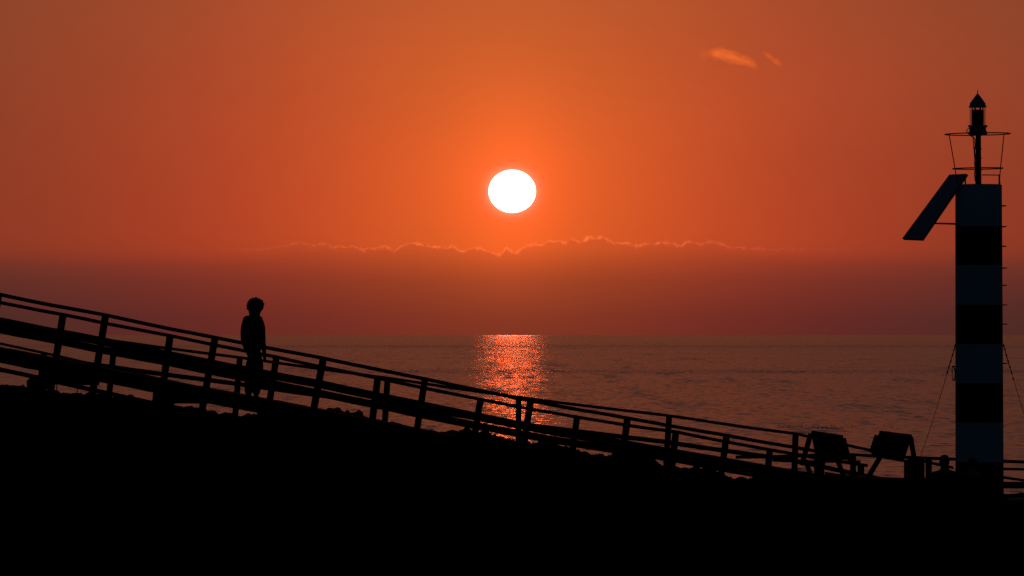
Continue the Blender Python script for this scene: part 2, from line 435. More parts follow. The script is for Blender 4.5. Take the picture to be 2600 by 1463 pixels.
# ------------------------------------------------------------------ rocks on the ridge
def rock(x, y, wpx, hpx, D, label, seed, group='loose stones along the ridge'):
    k = D / F
    c = P(x, y + hpx / 2, D)
    bm = bmesh.new(); bmesh.ops.create_icosphere(bm, subdivisions=3, radius=1.0)
    for v in bm.verts:
        q_ = v.co.copy(); f = 1 + 0.28 * noise.noise(q_ * 1.4 + Vector((seed, 0, 0))) + 0.12 * noise.noise(q_ * 4 + Vector((0, seed, 0)))
        v.co = c + Vector((q_.x * wpx / 2 * k, q_.y * wpx / 2 * k, q_.z * hpx * k * 0.75)) * f
    return tag(link('rock', bm, M['stone'], loc=c), label, 'rock', group)
rock(97, 962, 66, 26, 86.0, 'large rounded dark boulder on the ridge under the left end of the ramp', 1.0)
rock(838, 1037, 22, 9, 86.6, 'low pointed stone on the ridge, leftmost of the row right of the standing person', 2.0)
rock(856, 1037, 22, 9, 86.9, 'flat-topped stone in the row of stones right of the standing person', 3.0)
rock(912, 1045, 19, 13, 86.5, 'blocky upright stone at the right end of the short row of stones', 4.0)
rock(1372, 1118, 13, 8, 86.6, 'small stone on the ridge in the sun glitter right of the crossing posts', 5.0)
rock(882, 1044, 14, 8, 86.9, 'small low stone between the flat-topped stone and the blocky stone', 7.0)
rock(1232, 1096, 18, 8, 86.7, 'small stone on the ridge where the sun glitter meets the ground', 8.0)
rock(1800, 1190, 16, 8, 86.7, 'small stone under the ramp well left of the info boards', 6.0)

# ------------------------------------------------------------------ timber railings
RB = 0.0
def railing(label, posts, D_of, wpx, rail_px, board_off, board_px, ext0, ext1, seed, bottom=None, group='timber railings of the boardwalk ramps', second=None, board_end=None):
    """posts: (x, y of the top, lean in px per px down). The rail rides on the post tops."""
    base = P(posts[len(posts) // 2][0], posts[len(posts) // 2][1] + 150, D_of(posts[len(posts) // 2][0]))
    th = thing('timber_railing', label, 'railing', base, group)
    k0 = D_of(posts[0][0]) / F
    tops = []
    line = [(ext0[0], ext0[1])] + [(p[0], p[1]) for p in posts] + [(ext1[0], ext1[1])]
    for (x, y) in line: tops.append(P(x, y, D_of(x)))
    bm = bmesh.new(); add_beam(bm, tops, rail_px * k0, 0.13, seed=seed); link('top_rail', bm, M['wood'], th)
    if board_px:
        bm = bmesh.new(); add_beam(bm, [P(x - 0.16 * board_off, y + board_off, D_of(x) - 0.075) for x, y in ((line[:-1] + board_end) if board_end else line)], board_px * k0, 0.032, seed=seed + 5)
        link('side_board', bm, M['wood'], th)
    for sl_, sh_ in (second or ()):
        bm = bmesh.new(); add_beam(bm, [P(x, y, D_of(x) - 0.075) for x, y in sl_], sh_ * k0, 0.04, seed=seed + 5)
        link('middle_rail' if sh_ < 12 else 'side_board', bm, M['wood'], th)
    for i, (x, y, ln) in enumerate(posts):
        D = D_of(x)
        a = P(x, y + rail_px * 0.6, D)
        # go down along the lean until under the ground
        yy = y + 60
        while yy < y + 420:
            q_ = P(x - ln * (yy - y), yy, D)
            if q_.z < gz(x - ln * (yy - y), D) - 0.25: break
            yy += 6
        bpt = P(x - ln * (yy - y), yy, D)
        bm = bmesh.new(); add_bar(bm, bpt, a, wpx * (1 + 0.04 * math.sin(i * 2.3 + seed)) * k0, 0.11, bevel=0.008)
        link('post', bm, M['wood'], th)
    return th
DA = lambda x: 80.0 + 0.55 * (x - 268) / 264.0
DB = lambda x: 82.4 + 0.55 * (x - 160) / 258.0
DC = lambda x: 91.5
DD = lambda x: 93.5
POA = [(-4, 743, .165), (268, 796, .165), (546, 853, .175), (821, 905, .185), (1079, 958, .155), (1347, 1013, .15), (1593, 1057, .12), (1845, 1101, .14), (2088, 1144, .08)]
POB = [(-112, 741, .16), (160, 795, .16), (432, 848, .14), (701.5, 903, .147), (959, 956, .125), (1220, 1010, .16), (1465, 1055, .12), (1716, 1093, .11), (1954.5, 1138, .09), (2186, 1176, .02)]
POC = [(-60, 814, .1), (291, 862, .1), (609, 904, .08), (984, 956, .06), (1317, 1005, .01), (1699, 1052, .06), (2020, 1098, .03), (2340, 1166, .0)]
railing('highest long timber railing with leaning posts, running just behind the standing person at hip height', POA, DA, 18, 9, 59.5, 22, (-200, 704), (2105, 1147), 1.3, board_end=[(2193, 1160), (2300, 1178)])
railing('middle timber railing, second of the parallel pair, just below the highest top rail', POB, DB, 17.5, 8.5, 61, 20, (-260, 712), (2200, 1178), 4.1)
railing('slimmer far timber railing with upright posts, its rail topmost at the right end', POC, DC, 15, 7.5, 64, 12, (-300, 780), (2420, 1184), 7.7, board_end=[(2340, 1160)])
railing('short far railing seen low at the left edge, dropping steeply under the ramp deck', [(-120, 842, .1), (112, 893, .12), (440, 966, .1)], DD, 16, 6.5, 61, 12, (-300, 803), (650, 1013), 9.2)
# landing fence behind the boards and the tower
DE = lambda x: 84.0
railing('level low fence of two thin rails behind the info boards and the striped tower',
        [(2075, 1152, 0), (2166, 1150.5, 0), (2358, 1160, 0), (2680, 1172, 0)], DE, 15, 8, 0, 0, (1868, 1157), (2900, 1176), 2.2,
        second=[([(1962, 1167), (2185, 1169)], 6), ([(2430, 1184), (2900, 1195)], 7), ([(2430, 1221), (2900, 1226)], 17)])

bm = bmesh.new(); add_beam(bm, [P(2430, 1193, 85.2), P(2548, 1209, 85.2), P(2700, 1229, 85.2), P(2800, 1243, 85.2)], 7 * 85 / F, 0.10, seed=3)
tag(link('handrail', bm, M['wood'], loc=P(2600, 1230, 85.2)), 'single sloping handrail dropping to the right behind the tower, below the level fence', 'handrail')
bm = bmesh.new()
add_beam(bm, [P(2100, 1200, 84.4), P(2150, 1207, 84.4), P(2200, 1210, 84.4), P(2263, 1214, 84.4), P(2330, 1215, 84.4)], 26 * 84 / F, 1.2, seed=6)
tag(link('landing_deck', bm, M['wood'], loc=P(2220, 1240, 84.4)), 'thick dark edge of the level timber landing at the foot of the ramps', 'deck', kind='thing')
# ramp deck between the near pair of railings
def deck(name, label, xs_, D0, D1, y_of, thick_px, cat='boardwalk', group=None):
    mid = xs_[len(xs_) // 2]
    th = thing(name, label, cat, P(mid, y_of(mid), D0(mid)), group)
    k = D0(mid) / F
    # planks laid across
    bm = bmesh.new()
    L0, L1 = [], []
    for x in xs_:
        L0.append(P(x, y_of(x), D0(x))); p = P(x, y_of(x), D0(x)); shift = Vector((-0.85, 0, 0))
        q_ = p.copy() + shift; q_.y = D1(x); q_.z = p.z + 0.85 * 0.16; L1.append(q_)
    tot = 0
    for (a, c, b_, d_) in zip(L0, L0[1:], L1, L1[1:]):
        n = max(1, int((c - a).length / 0.15))
        for i in range(n):
            f0, f1 = i / n, (i + 0.93) / n
            dz = Vector((0, 0, random.uniform(-.003, .003)))
            p0, p1, p2, p3 = a.lerp(c, f0) + dz, a.lerp(c, f1) + dz, b_.lerp(d_, f1) + dz, b_.lerp(d_, f0) + dz
            t_ = Vector((0, 0, -0.035))
            add_hexa(bm, [p0 + t_, p1 + t_, p2 + t_, p3 + t_, p0, p1, p2, p3])
    pl = link('deck_boards', bm, M['wood'], th)
    for L, off in ((L0, 0.05), (L1, -0.05)):
        bm = bmesh.new(); add_beam(bm, [p + Vector((0, off, -0.038)) for p in L], thick_px * k - 0.038, 0.07, seed=off * 50)
        link('stringer', bm, M['wood'], th)
    return th
ya = lambda x: interp([(p[0], p[1]) for p in [(-300, 684)] + [(q_[0], q_[1]) for q_ in POA] + [(2600, 1235)]], x) + interp([(0, 141), (800, 138), (1600, 131), (2300, 124)], x)
deck('wooden_ramp', 'long sloping timber ramp deck under the standing person, between two leaning railings', list(range(-280, 2120, 100)), lambda x: DA(x) + 0.06, lambda x: DB(x) - 0.07, ya, 36)
yc = lambda x: interp([(q_[0], q_[1]) for q_ in POC], x) + 190
deck('wooden_ramp', 'lower far ramp deck hidden behind the dark ridge, carrying the slimmer railing', list(range(-200, 2300, 125)), lambda x: 91.6, lambda x: 93.3, yc, 26)
# block under the ramp deck
bm = bmesh.new()
A_ = [P(386, 1030, 83.6), P(530, 1030, 83.6), P(530, 1030, 85.0), P(386, 1030, 85.0)]
B_ = [P(389, 992, 83.6), P(530, 1016, 83.6), P(530, 1016, 85.0), P(389, 992, 85.0)]
for p in A_: p.z = P(386, 1025, 83.6).z
add_hexa(bm, A_ + B_)
tag(link('support_beam', bm, M['wood'], loc=P(450, 1025, 84)), 'short heavy timber beam wedged under the ramp deck left of the standing person', 'beam')
bm = bmesh.new()
add_hexa(bm, [P(102, 976, 83.4), P(252, 979, 83.4), P(252, 979, 84.8), P(102, 976, 84.8), P(104, 938, 83.4), P(254, 962, 83.4), P(254, 962, 84.8), P(104, 938, 84.8)])
bmesh.ops.bevel(bm, geom=list(bm.edges), offset=0.012, segments=1, affect='EDGES')
tag(link('support_beam', bm, M['wood'], loc=P(180, 976, 84)), 'long heavy timber beam under the ramp deck above the large boulder', 'beam')
# lower beam across, left
# thin stakes
for (x, y0, y1, lab) in ((144, 974, 1002, 'thin stake under the ramp, the left of two, just right of the large boulder'), (196, 984, 1004, 'thin stake under the ramp, the right and shorter of two')):
    bm = bmesh.new(); a = P(x - 1.2, y1 + 12, 86.0); add_tube(bm, [a, P(x, y1 - 6, 86.0), P(x + 1, y0 - 14, 86.0)], 0.009, 6)
    tag(link('stake', bm, M['steel'], loc=a), lab, 'stake', 'thin stakes under the ramp')

# ------------------------------------------------------------------ light tower
DT = 77.6; KT = DT / F
TC = P(2484.5, 1250, DT)                    # centre of the column at its foot
def tz(y): return P(2484.5, y, DT).z
def tx(x): return P(x, 849, DT).x
CX = (tx(2425.5) + tx(2544.3)) / 2
tower = thing('light_tower', 'tall round light tower painted in wide red and white bands, lantern and basket on top', 'light tower', (CX, DT, tz(1250) - 0.3))
bm = bmesh.new(); SEG = 48
ysb = [1300, 1173, 1072.5, 972.5, 874.5, 774, 674, 575.5, 471, 468.7]
rbt = lambda y: interp([(468, 118.3 / 2 * KT), (1250, 122.4 / 2 * KT), (1400, 123 / 2 * KT)], y)
rings = []
for y in ysb:
    rr = rbt(y) - (0.012 if y == 468.7 else 0)
    rings.append([bm.verts.new((CX + 0.012 * (y - 468) / 800 + rr * math.cos(2 * math.pi * k / SEG), DT + rr * math.sin(2 * math.pi * k / SEG), tz(y))) for k in range(SEG)])
for i, (a, c) in enumerate(zip(rings, rings[1:])):
    for k in range(SEG):
        f = bm.faces.new((a[k], a[(k + 1) % SEG], c[(k + 1) % SEG], c[k]))
        f.material_index = 1 if (i % 2 == 0 and i < 8) else 0
        f.smooth = True
f = bm.faces.new(rings[-1]); f.material_index = 0
o = link('column', bm, [M['white'], M['red']], tower)
for p in o.data.polygons: p.use_smooth = abs(p.normal.z) < 0.7
for y in (523, 576, 625.6, 681, 725, 774.6, 823.5, 923):
    x0 = CX + 0.012 * (y - 468) / 800 + rbt(y) - 0.02; x1 = x0 + 0.02 + 8.5 * KT
    bm = bmesh.new(); add_tube(bm, [(x0, DT - 0.15, tz(y)), (x1 - 0.012, DT - 0.15, tz(y)), (x1, DT - 0.14, tz(y)), (x1, DT + 0.14, tz(y)), (x1 - 0.012, DT + 0.15, tz(y)), (x0, DT + 0.15, tz(y))], 0.008, 8)
    link('rung', bm, M['orange'], tower)
# mast
MX = tx(2484.3)
bm = bmesh.new(); add_lathe(bm, [(7.9 * KT, tz(469)), (7.4 * KT, tz(425)), (6.9 * KT, tz(341))], MX, DT, 20)
add_lathe(bm, [(11 * KT, tz(470)), (11 * KT, tz(467))], MX, DT, 20)
link('mast', bm, M['steel'], tower, smooth=True)
# lantern
LX = tx(2482.8)
lan = link('lantern_base', (lambda b_: (add_lathe(b_, [(r_ * KT, tz(y)) for r_, y in ((17, 342.5), (24.5, 341), (24.5, 336), (21.5, 335), (21.0, 327), (22.5, 323.5), (25, 321.5), (25.2, 318.5), (19, 318))], LX, DT, 32), b_)[1])(bmesh.new()), M['grey'], tower, smooth=False)
for a in (20, 140, 260):
    bm = bmesh.new(); p = Vector((LX + 24 * KT * math.cos(R(a)), DT + 24 * KT * math.sin(R(a)), 0))
    add_tube(bm, [p + Vector((0, 0, tz(342))), p + Vector((0, 0, tz(331)))], 0.009, 6)
    o = link('bolt', bm, M['steel'], lan)
    o.location = -tower.location; o.parent = lan; o.location = (Vector((0, 0, 0)) - tower.location - lan.location)
bm = bmesh.new(); add_lathe(bm, [(20.4 * KT, tz(318.2)), (20.4 * KT, tz(272.5))], LX, DT, 32)
bm.faces.ensure_lookup_table()
bmesh.ops.delete(bm, geom=[f for f in bm.faces if len(f.verts) > 4], context='FACES_ONLY')
link('lantern_glass', bm, M['glass'], tower, smooth=True)
bm = bmesh.new()
add_lathe(bm, [(12 * KT, tz(318.2)), (15.2 * KT, tz(316)), (15.2 * KT, tz(280)), (12.5 * KT, tz(279))], LX, DT, 24)
for a in range(0, 360, 60):
    p = Vector((LX + 13 * KT * math.cos(R(a)), DT + 13 * KT * math.sin(R(a)), 0))
    add_tube(bm, [p + Vector((0, 0, tz(280))), p * 1 + Vector((0, 0, tz(272)))], 0.007, 6)
for i in range(9):
    yy = 283 + i * 4
    add_lathe(bm, [(15.2 * KT, tz(yy + 1.4)), (15.9 * KT, tz(yy)), (15.2 * KT, tz(yy - 1.4))], LX, DT, 24)
link('lens', bm, M['lens'], tower)
bm = bmesh.new(); add_lathe(bm, [(r_ * KT, tz(y)) for r_, y in ((20, 273), (22.6, 272.6), (22.8, 270), (20.6, 268.5), (20.2, 263), (10.5, 249.5), (3.0, 239.5), (1.2, 238), (1.1, 233), (0.3, 226.5))], LX, DT, 32)
link('lantern_roof', bm, M['grey'], tower)
# basket: two rings and raking rods
def ring(name, x0, x1, y, tilt):
    bm = bmesh.new(); cx = (tx(x0) + tx(x1)) / 2; rr = (tx(x1) - tx(x0)) / 2; n = 48; s_ = 8
    vs = []
    for k in range(n):
        a = 2 * math.pi * k / n; c = Vector((cx + rr * math.cos(a), DT + rr * math.sin(a), tz(y) + tilt * math.cos(a)))
        o_ = Vector((math.cos(a), math.sin(a), 0))
        vs.append([bm.verts.new(c + (o_ * math.cos(2 * math.pi * j / s_) + Vector((0, 0, 1)) * math.sin(2 * math.pi * j / s_)) * 0.0085) for j in range(s_)])
    for k in range(n):
        for j in range(s_): bm.faces.new((vs[k][j], vs[k][(j + 1) % s_], vs[(k + 1) % n][(j + 1) % s_], vs[(k + 1) % n][j]))
    link(name, bm, M['steel'], tower, smooth=True)
ring('basket_ring', 2399.5, 2565.5, 340.5, 0.006)
ring('basket_ring', 2419, 2547, 428, 0.004)
for (xa, xb, xc, s_) in ((2407, 2423, 2430, -1), (2463, 2471.5, 2474.6, -1), (2494.5, 2493, 2492, 1), (2553.5, 2542.5, 2538, 1)):
    pts_ = []
    for x, y, half in ((xa, 341, 83), (xb, 428, 64), (xc, 470, 56)):
        cx = tx(2482.5); dx = tx(x) - cx; rr = half * KT
        pts_.append(Vector((tx(x), DT + s_ * math.sqrt(max(0, rr * rr - dx * dx)) * 0.97, tz(y))))
    bm = bmesh.new(); add_tube(bm, pts_, 0.0075, 6); link('basket_rod', bm, M['steel'], tower, smooth=True)
bm = bmesh.new(); add_tube(bm, [(tx(2493), DT, tz(444.5)), (tx(2538), DT + 0.05, tz(444.5))], 0.008, 6)
add_tube(bm, [(tx(2539), DT + 0.05, tz(470)), (tx(2538), DT + 0.05, tz(443))], [0.016, 0.010], 8)
link('brace', bm, M['steel'], tower)
# cable from the lantern down the mast
bm = bmesh.new()
cp = [(2459, 340), (2455, 337), (2454, 332), (2457, 328.5), (2461, 327)]
add_tube(bm, [(tx(x), DT - 0.04, tz(y)) for x, y in cp], 0.007, 6)
cp = [(2461, 345), (2467, 346.5), (2472, 350), (2475, 356)] + [(2474.7 + 0.9 * math.sin(i * 1.9), 362 + i * 9) for i in range(12)]
add_tube(bm, [(tx(x), DT - 0.06, tz(y)) for x, y in cp], 0.008, 6)
for y in (378, 402, 432, 452): add_lathe(bm, [(9.4 * KT, tz(y + 1)), (9.4 * KT, tz(y - 1))], MX, DT, 16)
link('cable', bm, M['steel'], tower)
# edge-on bracket on the left flank
bm = bmesh.new()
add_tube(bm, [(tx(2428), DT, tz(930.5)), (tx(2417.5), DT, tz(930.5))], 0.010, 6)
add_tube(bm, [(tx(2428), DT, tz(965)), (tx(2417.5), DT, tz(965))], 0.010, 6)
add_tube(bm, [(tx(2417.8), DT, tz(930.5)), (tx(2417.8), DT, tz(965))], 0.005, 6)
add_tube(bm, [(tx(x), DT, tz(y)) for x, y in ((2420, 931), (2423, 935), (2425, 943), (2425.5, 950), (2424.5, 958), (2421, 965))], 0.009, 6)
link('bracket', bm, M['orange'], tower)

# guy chains
def chain(label, pa, pb, bead_to, D0, D1):
    a, b_ = P(pa[0], pa[1], D0), P(pb[0], pb[1], D1)
    bm = bmesh.new(); pts_ = []
    for i in range(25):
        f = i / 24; p = a.lerp(b_, f); p.z -= 0.05 * math.sin(math.pi * f); pts_.append(p)
    add_tube(bm, pts_, [0.0075 if i < 5 else 0.0045 for i in range(25)], 6)
    n = int(bead_to)
    for i in range(n):
        f = 0.03 + 0.045 * i; j = int(f * 24); p = pts_[j].lerp(pts_[min(24, j + 1)], f * 24 - j)
        dv = (b_ - a).normalized()
        add_tube(bm, [p - dv * 0.03, p - dv * 0.01, p + dv * 0.01, p + dv * 0.03], [0.006, 0.015, 0.015, 0.006], 6)
    bmesh.ops.create_icosphere(bm, subdivisions=1, radius=0.02, matrix=Matrix.Translation(a))
    return tag(link('guy_chain', bm, M['orange'], loc=b_), label, 'chain', 'chains staying the striped tower')
chain('thin stay chain sloping down left from the tower to the fence behind the info board', (2425.5, 877), (2335, 1166), 5, DT, 83.5)
chain('thin stay chain sloping down right from the tower out of the frame', (2548, 877), (2640, 1170), 6, DT, 83.5)

# solar panel: two modules end to end, hung off the tower head
sp = thing('solar_panel', 'long steeply tilted solar panel of two modules bracketed to the tower head', 'solar panel', P(2425, 468, DT))
TL, TR, BR, BL = P(2411, 443.5, DT + .28), P(2454, 441.5, DT - .22), P(2340, 608, DT - .22), P(2291, 606, DT + .28)
nrm = (TR - TL).cross(BL - TL).normalized()
if nrm.y > 0: nrm = -nrm
def quad(u0, u1, v0, v1, front, backd):
    c = []
    for dd in (backd, front):
        for u_, v_ in ((u0, v0), (u1, v0), (u1, v1), (u0, v1)):
            p = TL.lerp(TR, u_).lerp(BL.lerp(BR, u_), v_); c.append(p + nrm * dd)
    return c
for (v0, v1) in ((0.0, 0.4985), (0.5015, 1.0)):
    bm = bmesh.new(); add_hexa(bm, quad(0.04, 0.96, v0 + .022, v1 - .022, 0.0, -0.02)); md = link('module', bm, M['panel'], sp)
    for (a0, a1, b0, b1) in ((0, .04, v0, v1), (.96, 1, v0, v1), (.0401, .9599, v0, v0 + .0219), (.0401, .9599, v1 - .0219, v1)):
        bm = bmesh.new(); add_hexa(bm, quad(a0, a1, b0, b1, 0.004, -0.04))
        o = link('frame_rail', bm, M['alu'] if b1 - b0 < .1 else M['panel'], md)
        o.location = -sp.location - md.location
for (xa, ya1, xb, yb, dd, wp) in ((2366, 567, 2430, 569, -.12, 4.5), (2451, 474, 2451, 453, -.1, 3.4), (2440, 474, 2440, 455, .1, 3.0)):
    bm = bmesh.new(); add_bar(bm, P(xa, ya1, DT + dd), P(xb, yb, DT + dd), wp * KT, 0.03); link('bracket', bm, M['steel'], sp)

# ------------------------------------------------------------------ info boards on trestles
def info_board(label, panel, D, legs, loc):
    th = thing('info_board', label, 'info board', P(loc[0], loc[1], D), 'slanting info boards by the tower')
    tl, tr_, br, bl = [P(x, y, D + dd) for x, y, dd in panel]
    n_ = (tr_ - tl).cross(bl - tl).normalized()
    if n_.y > 0: n_ = -n_
    bm = bmesh.new(); add_hexa(bm, [p - n_ * 0.03 for p in (tl, tr_, br, bl)] + [tl, tr_, br, bl])
    es = list(bm.edges); bmesh.ops.bevel(bm, geom=es, offset=0.006, segments=1, affect='EDGES')
    link('board', bm, M['wood'], th)
    up_ = (tl - bl).normalized()
    bm = bmesh.new(); add_bar(bm, tl + up_ * 0.012 - n_ * .01, tr_ + up_ * 0.012 - n_ * .01, 0.05, 0.06, bevel=.008, hint=n_)
    link('top_batten', bm, M['wood'], th)
    for (a, b_, wpx, dd) in legs:
        bm = bmesh.new(); add_bar(bm, P(b_[0], b_[1], D + dd), P(a[0], a[1], D + dd), wpx * D / F, 0.07, bevel=.006)
        link('leg', bm, M['wood'], th)
    return th
info_board('slanting info board on splayed timber legs, the left of the two, further from the tower',
    [(2060, 1099, .25), (2141, 1111, .18), (2152, 1166, -.15), (2072, 1166, -.1)], 79.0,
    [((2059, 1101), (2035, 1182), 13, .30), ((2143, 1112), (2158, 1172), 9, .26), ((2044, 1168), (2076, 1250), 12, -.12), ((2124, 1162), (2158, 1252), 12, -.2)], (2090, 1250))
info_board('slanting info board on splayed timber legs, the right of the two, nearer the tower',
    [(2232, 1099, .25), (2315, 1109, .18), (2294, 1171, -.15), (2211, 1156, -.12)], 79.0,
    [((2312, 1110), (2336, 1252), 12.5, .28), ((2226, 1105), (2211, 1150), 10, .1), ((2238, 1155), (2176, 1260), 12.5, -.15)], (2265, 1250))
# dark slatted bin between the board and the fence post
bn = thing('litter_bin', 'squat square timber litter bin beside the right info board and the seated person', 'litter bin', P(2320, 1262, 79.3))
bm = bmesh.new()
for i in range(6):
    for (ya_, sgn) in ((79.2, 1), (79.5, -1)):
        x0 = 2295 + i * 8.6
        add_hexa(bm, [P(x, 1262, D_) for x, D_ in ((x0, ya_), (x0 + 8.56, ya_), (x0 + 8.56, ya_ + .03), (x0, ya_ + .03))] + [P(x, 1172, D_) for x, D_ in ((x0, ya_), (x0 + 8.56, ya_), (x0 + 8.56, ya_ + .03), (x0, ya_ + .03))])
link('side_slats', bm, M['wood'], bn)
bm = bmesh.new(); add_hexa(bm, [P(x, 1172, D_) for x, D_ in ((2292, 79.15), (2348, 79.15), (2348, 79.58), (2292, 79.58))] + [P(x, 1167, D_) for x, D_ in ((2292, 79.15), (2348, 79.15), (2348, 79.58), (2292, 79.58))])
link('lid', bm, M['wood'], bn)

bm = bmesh.new()
c_ = [P(x, 1300, D_) for x, D_ in ((2287, 78.7), (2452, 78.7), (2452, 78.95), (2287, 78.95))]
t_ = [P(x, y, D_) for x, y, D_ in ((2289, 1216, 78.7), (2452, 1208, 78.7), (2452, 1208, 78.95), (2289, 1216, 78.95))]
v_ = add_hexa(bm, c_ + t_)
bmesh.ops.bevel(bm, geom=list(bm.edges), offset=0.015, segments=2, affect='EDGES')
tag(link('low_wall', bm, M['rock'], loc=P(2360, 1262, 78.7)), 'low dark wall behind the seated people, between the bin and the tower', 'wall', kind='thing')
# ------------------------------------------------------------------ concrete steps right of the tower
def slab(x0, x1, y, h, D, depth, label):
    bm = bmesh.new(); z = P(x0, y, D).z; X0, X1 = P(x0, y, D).x, P(x1, y, D).x
    hz = h * D / F
    add_hexa(bm, [(X0, D, z - hz - .3), (X1, D, z - hz - .3), (X1, D + depth, z - .4), (X0, D + depth, z - .4), (X0, D, z), (X1, D, z), (X1, D + depth, z), (X0 + .1, D + depth, z)])
    bmesh.ops.bevel(bm, geom=list(bm.edges), offset=0.012, segments=1, affect='EDGES')
    tag(link('concrete_step', bm, M['concrete'], loc=(X0, D, z)), label, 'step', 'concrete steps by the tower')
def buried(x0, x1, y, h, D, depth, label):
    """a step whose face shows only h px above the soil in front"""
    slab(x0, x1, y, h, D, depth, label)
slab(2562, 2900, 1270, 4, 76.0, 1.2, 'pale upper concrete step at the right edge, just right of the tower foot')
slab(2495, 2900, 1312, 8, 70.0, 1.6, 'pale lower concrete step below the tower foot at the right edge')

# ------------------------------------------------------------------ people
def skin_mesh(name, verts, edges, m, parent, root=0, sub=2):
    me = bpy.data.meshes.new(name)
    me.from_pydata([v[0] for v in verts], edges, [])
    o = bpy.data.objects.new(name, me); COL.objects.link(o)
    md = o.modifiers.new('skin', 'SKIN'); md.use_smooth_shade = True
    for i, v in enumerate(verts):
        sv = me.skin_vertices[0].data[i]; rr = v[1]
        rr = (rr, rr) if not isinstance(rr, tuple) else rr
        sv.radius = tuple(q_ * (1.2 if q_ > 0.018 else 1.0) for q_ in rr)
        sv.use_root = (i == root)
    o.modifiers.new('sub', 'SUBSURF').levels = sub
    o.modifiers['sub'].render_levels = sub
    dg = bpy.context.evaluated_depsgraph_get(); dg.update()
    me2 = bpy.data.meshes.new_from_object(o.evaluated_get(dg))
    o.modifiers.clear(); o.data = me2; bpy.data.meshes.remove(me)
    me2.materials.clear(); me2.materials.append(m)
    for p in me2.polygons: p.use_smooth = True
    if parent: o.parent = parent
    return o
def hair_mesh(parent, c, rx, ry, rz, curl, n, seed, name='hair', tufts=()):
    rnd = random.Random(seed); bm = bmesh.new()
    bmesh.ops.create_icosphere(bm, subdivisions=3, radius=1.0)
    for v in bm.verts:
        q_ = v.co.copy(); f = 1 + 0.09 * noise.noise(q_ * 3 + Vector((seed, 0, 0)))
        if q_.z < -0.2: f *= 1 - 0.20 * (-0.2 - q_.z)
        v.co = Vector(c) + Vector((q_.x * rx, q_.y * ry, q_.z * rz)) * f
    for i in range(n):
        a = rnd.uniform(0, 2 * math.pi); zz = rnd.uniform(-0.8, 1.0); s_ = math.sqrt(max(0, 1 - zz * zz))
        p = Vector(c) + Vector((rx * s_ * math.cos(a), ry * s_ * math.sin(a), rz * zz)) * rnd.uniform(0.93, 1.02)
        if zz < -0.2: p = Vector(((p.x - c[0]) * (1 - 0.22 * (-0.2 - zz)) + c[0], p.y, p.z))
        k = curl * rnd.uniform(0.6, 1.25)
        b0 = len(bm.verts)
        bmesh.ops.create_icosphere(bm, subdivisions=1, radius=k, matrix=Matrix.Translation(p) @ Matrix.Rotation(rnd.uniform(0, 3), 4, 'Y') @ Matrix.Diagonal((1, .8, .75, 1)))
    for (tx_, ty_, tr_) in tufts:
        p = P(tx_, ty_, c[1]); k = tr_ * c[1] / F
        bmesh.ops.create_icosphere(bm, subdivisions=2, radius=k, matrix=Matrix.Translation(p) @ Matrix.Diagonal((1, 1.6, .85, 1)))
    return link(name, bm, M['hair'], parent, smooth=True)

# --- standing person on the ramp (facing the sea, seen from behind)
DPN = 81.6; KP = DPN / F
foot = P(642, 1016, DPN)
pn = thing('person', 'standing person with bushy curly hair and dark clothes on the ramp, looking out to sea', 'person', foot)
def L(x, y, dep=0.0):     # local point from a photograph pixel
    return P(x, y, DPN + dep) - foot
V = []; E = []
def vtx(p, r_): V.append((tuple(p), r_)); return len(V) - 1
def chn(ids):
    for a, b_ in zip(ids, ids[1:]): E.append((a, b_))
px = lambda n: n * KP
pel = vtx(L(648, 915), (px(17), px(12)))
wst = vtx(L(646, 885), (px(17.5), px(12)))
cst = vtx(L(643, 850), (px(20), px(13)))
shd = vtx(L(643, 824), (px(18), px(11)))
nk = vtx(L(645, 811), px(11)); nk2 = vtx(L(646, 797), px(12)); hd1 = vtx(L(647, 787), (px(14), px(16))); hd2 = vtx(L(648, 773), (px(16.5), px(18)))
chn([pel, wst, cst, shd, nk, nk2, hd1, hd2])
for s_, pts_ in ((-1, [(625, 821, 8.5), (620, 840, 7.6), (619, 862, 6.8), (623, 880, 6), (631, 897, 5)]), (1, [(661, 818, 8.5), (665, 838, 7.4), (666, 860, 6.6), (668.5, 880, 5.6), (671, 893, 4.6)])):
    ids = [shd] + [vtx(L(x, y, 0.06 if (s_ < 0 and y > 875) else 0.0), px(r_)) for x, y, r_ in pts_]
    chn(ids)
    wr = ids[-1]; wx_, wy_ = pts_[-1][0], pts_[-1][1]
    pm = vtx(L(wx_ + s_ * 1.0 + (3 if s_ < 0 else 0), wy_ + 8, 0.06 if s_ < 0 else 0), (px(4.2), px(3)))
    E.append((wr, pm))
    for k in range(4):
        fx = wx_ + s_ * 1.0 + (3 if s_ < 0 else 0) + (k - 1.5) * 1.9
        dep = (0.06 if s_ < 0 else 0)
        ids2 = [pm, vtx(L(fx, wy_ + 13 + (1 if k in (1, 2) else 0), dep), px(1.35)), vtx(L(fx + .2, wy_ + 18 + (1.5 if k in (1, 2) else 0), dep - .01), px(1.15)), vtx(L(fx - .5 * s_, wy_ + 22 + (2 if k in (1, 2) else 0), dep - .02), px(.95))]
        chn(ids2)
    th_ = [pm, vtx(L(wx_ - s_ * 3.5, wy_ + 10, -.02), px(1.5)), vtx(L(wx_ - s_ * 4.8, wy_ + 15, -.03), px(1.2))]
    chn(th_)
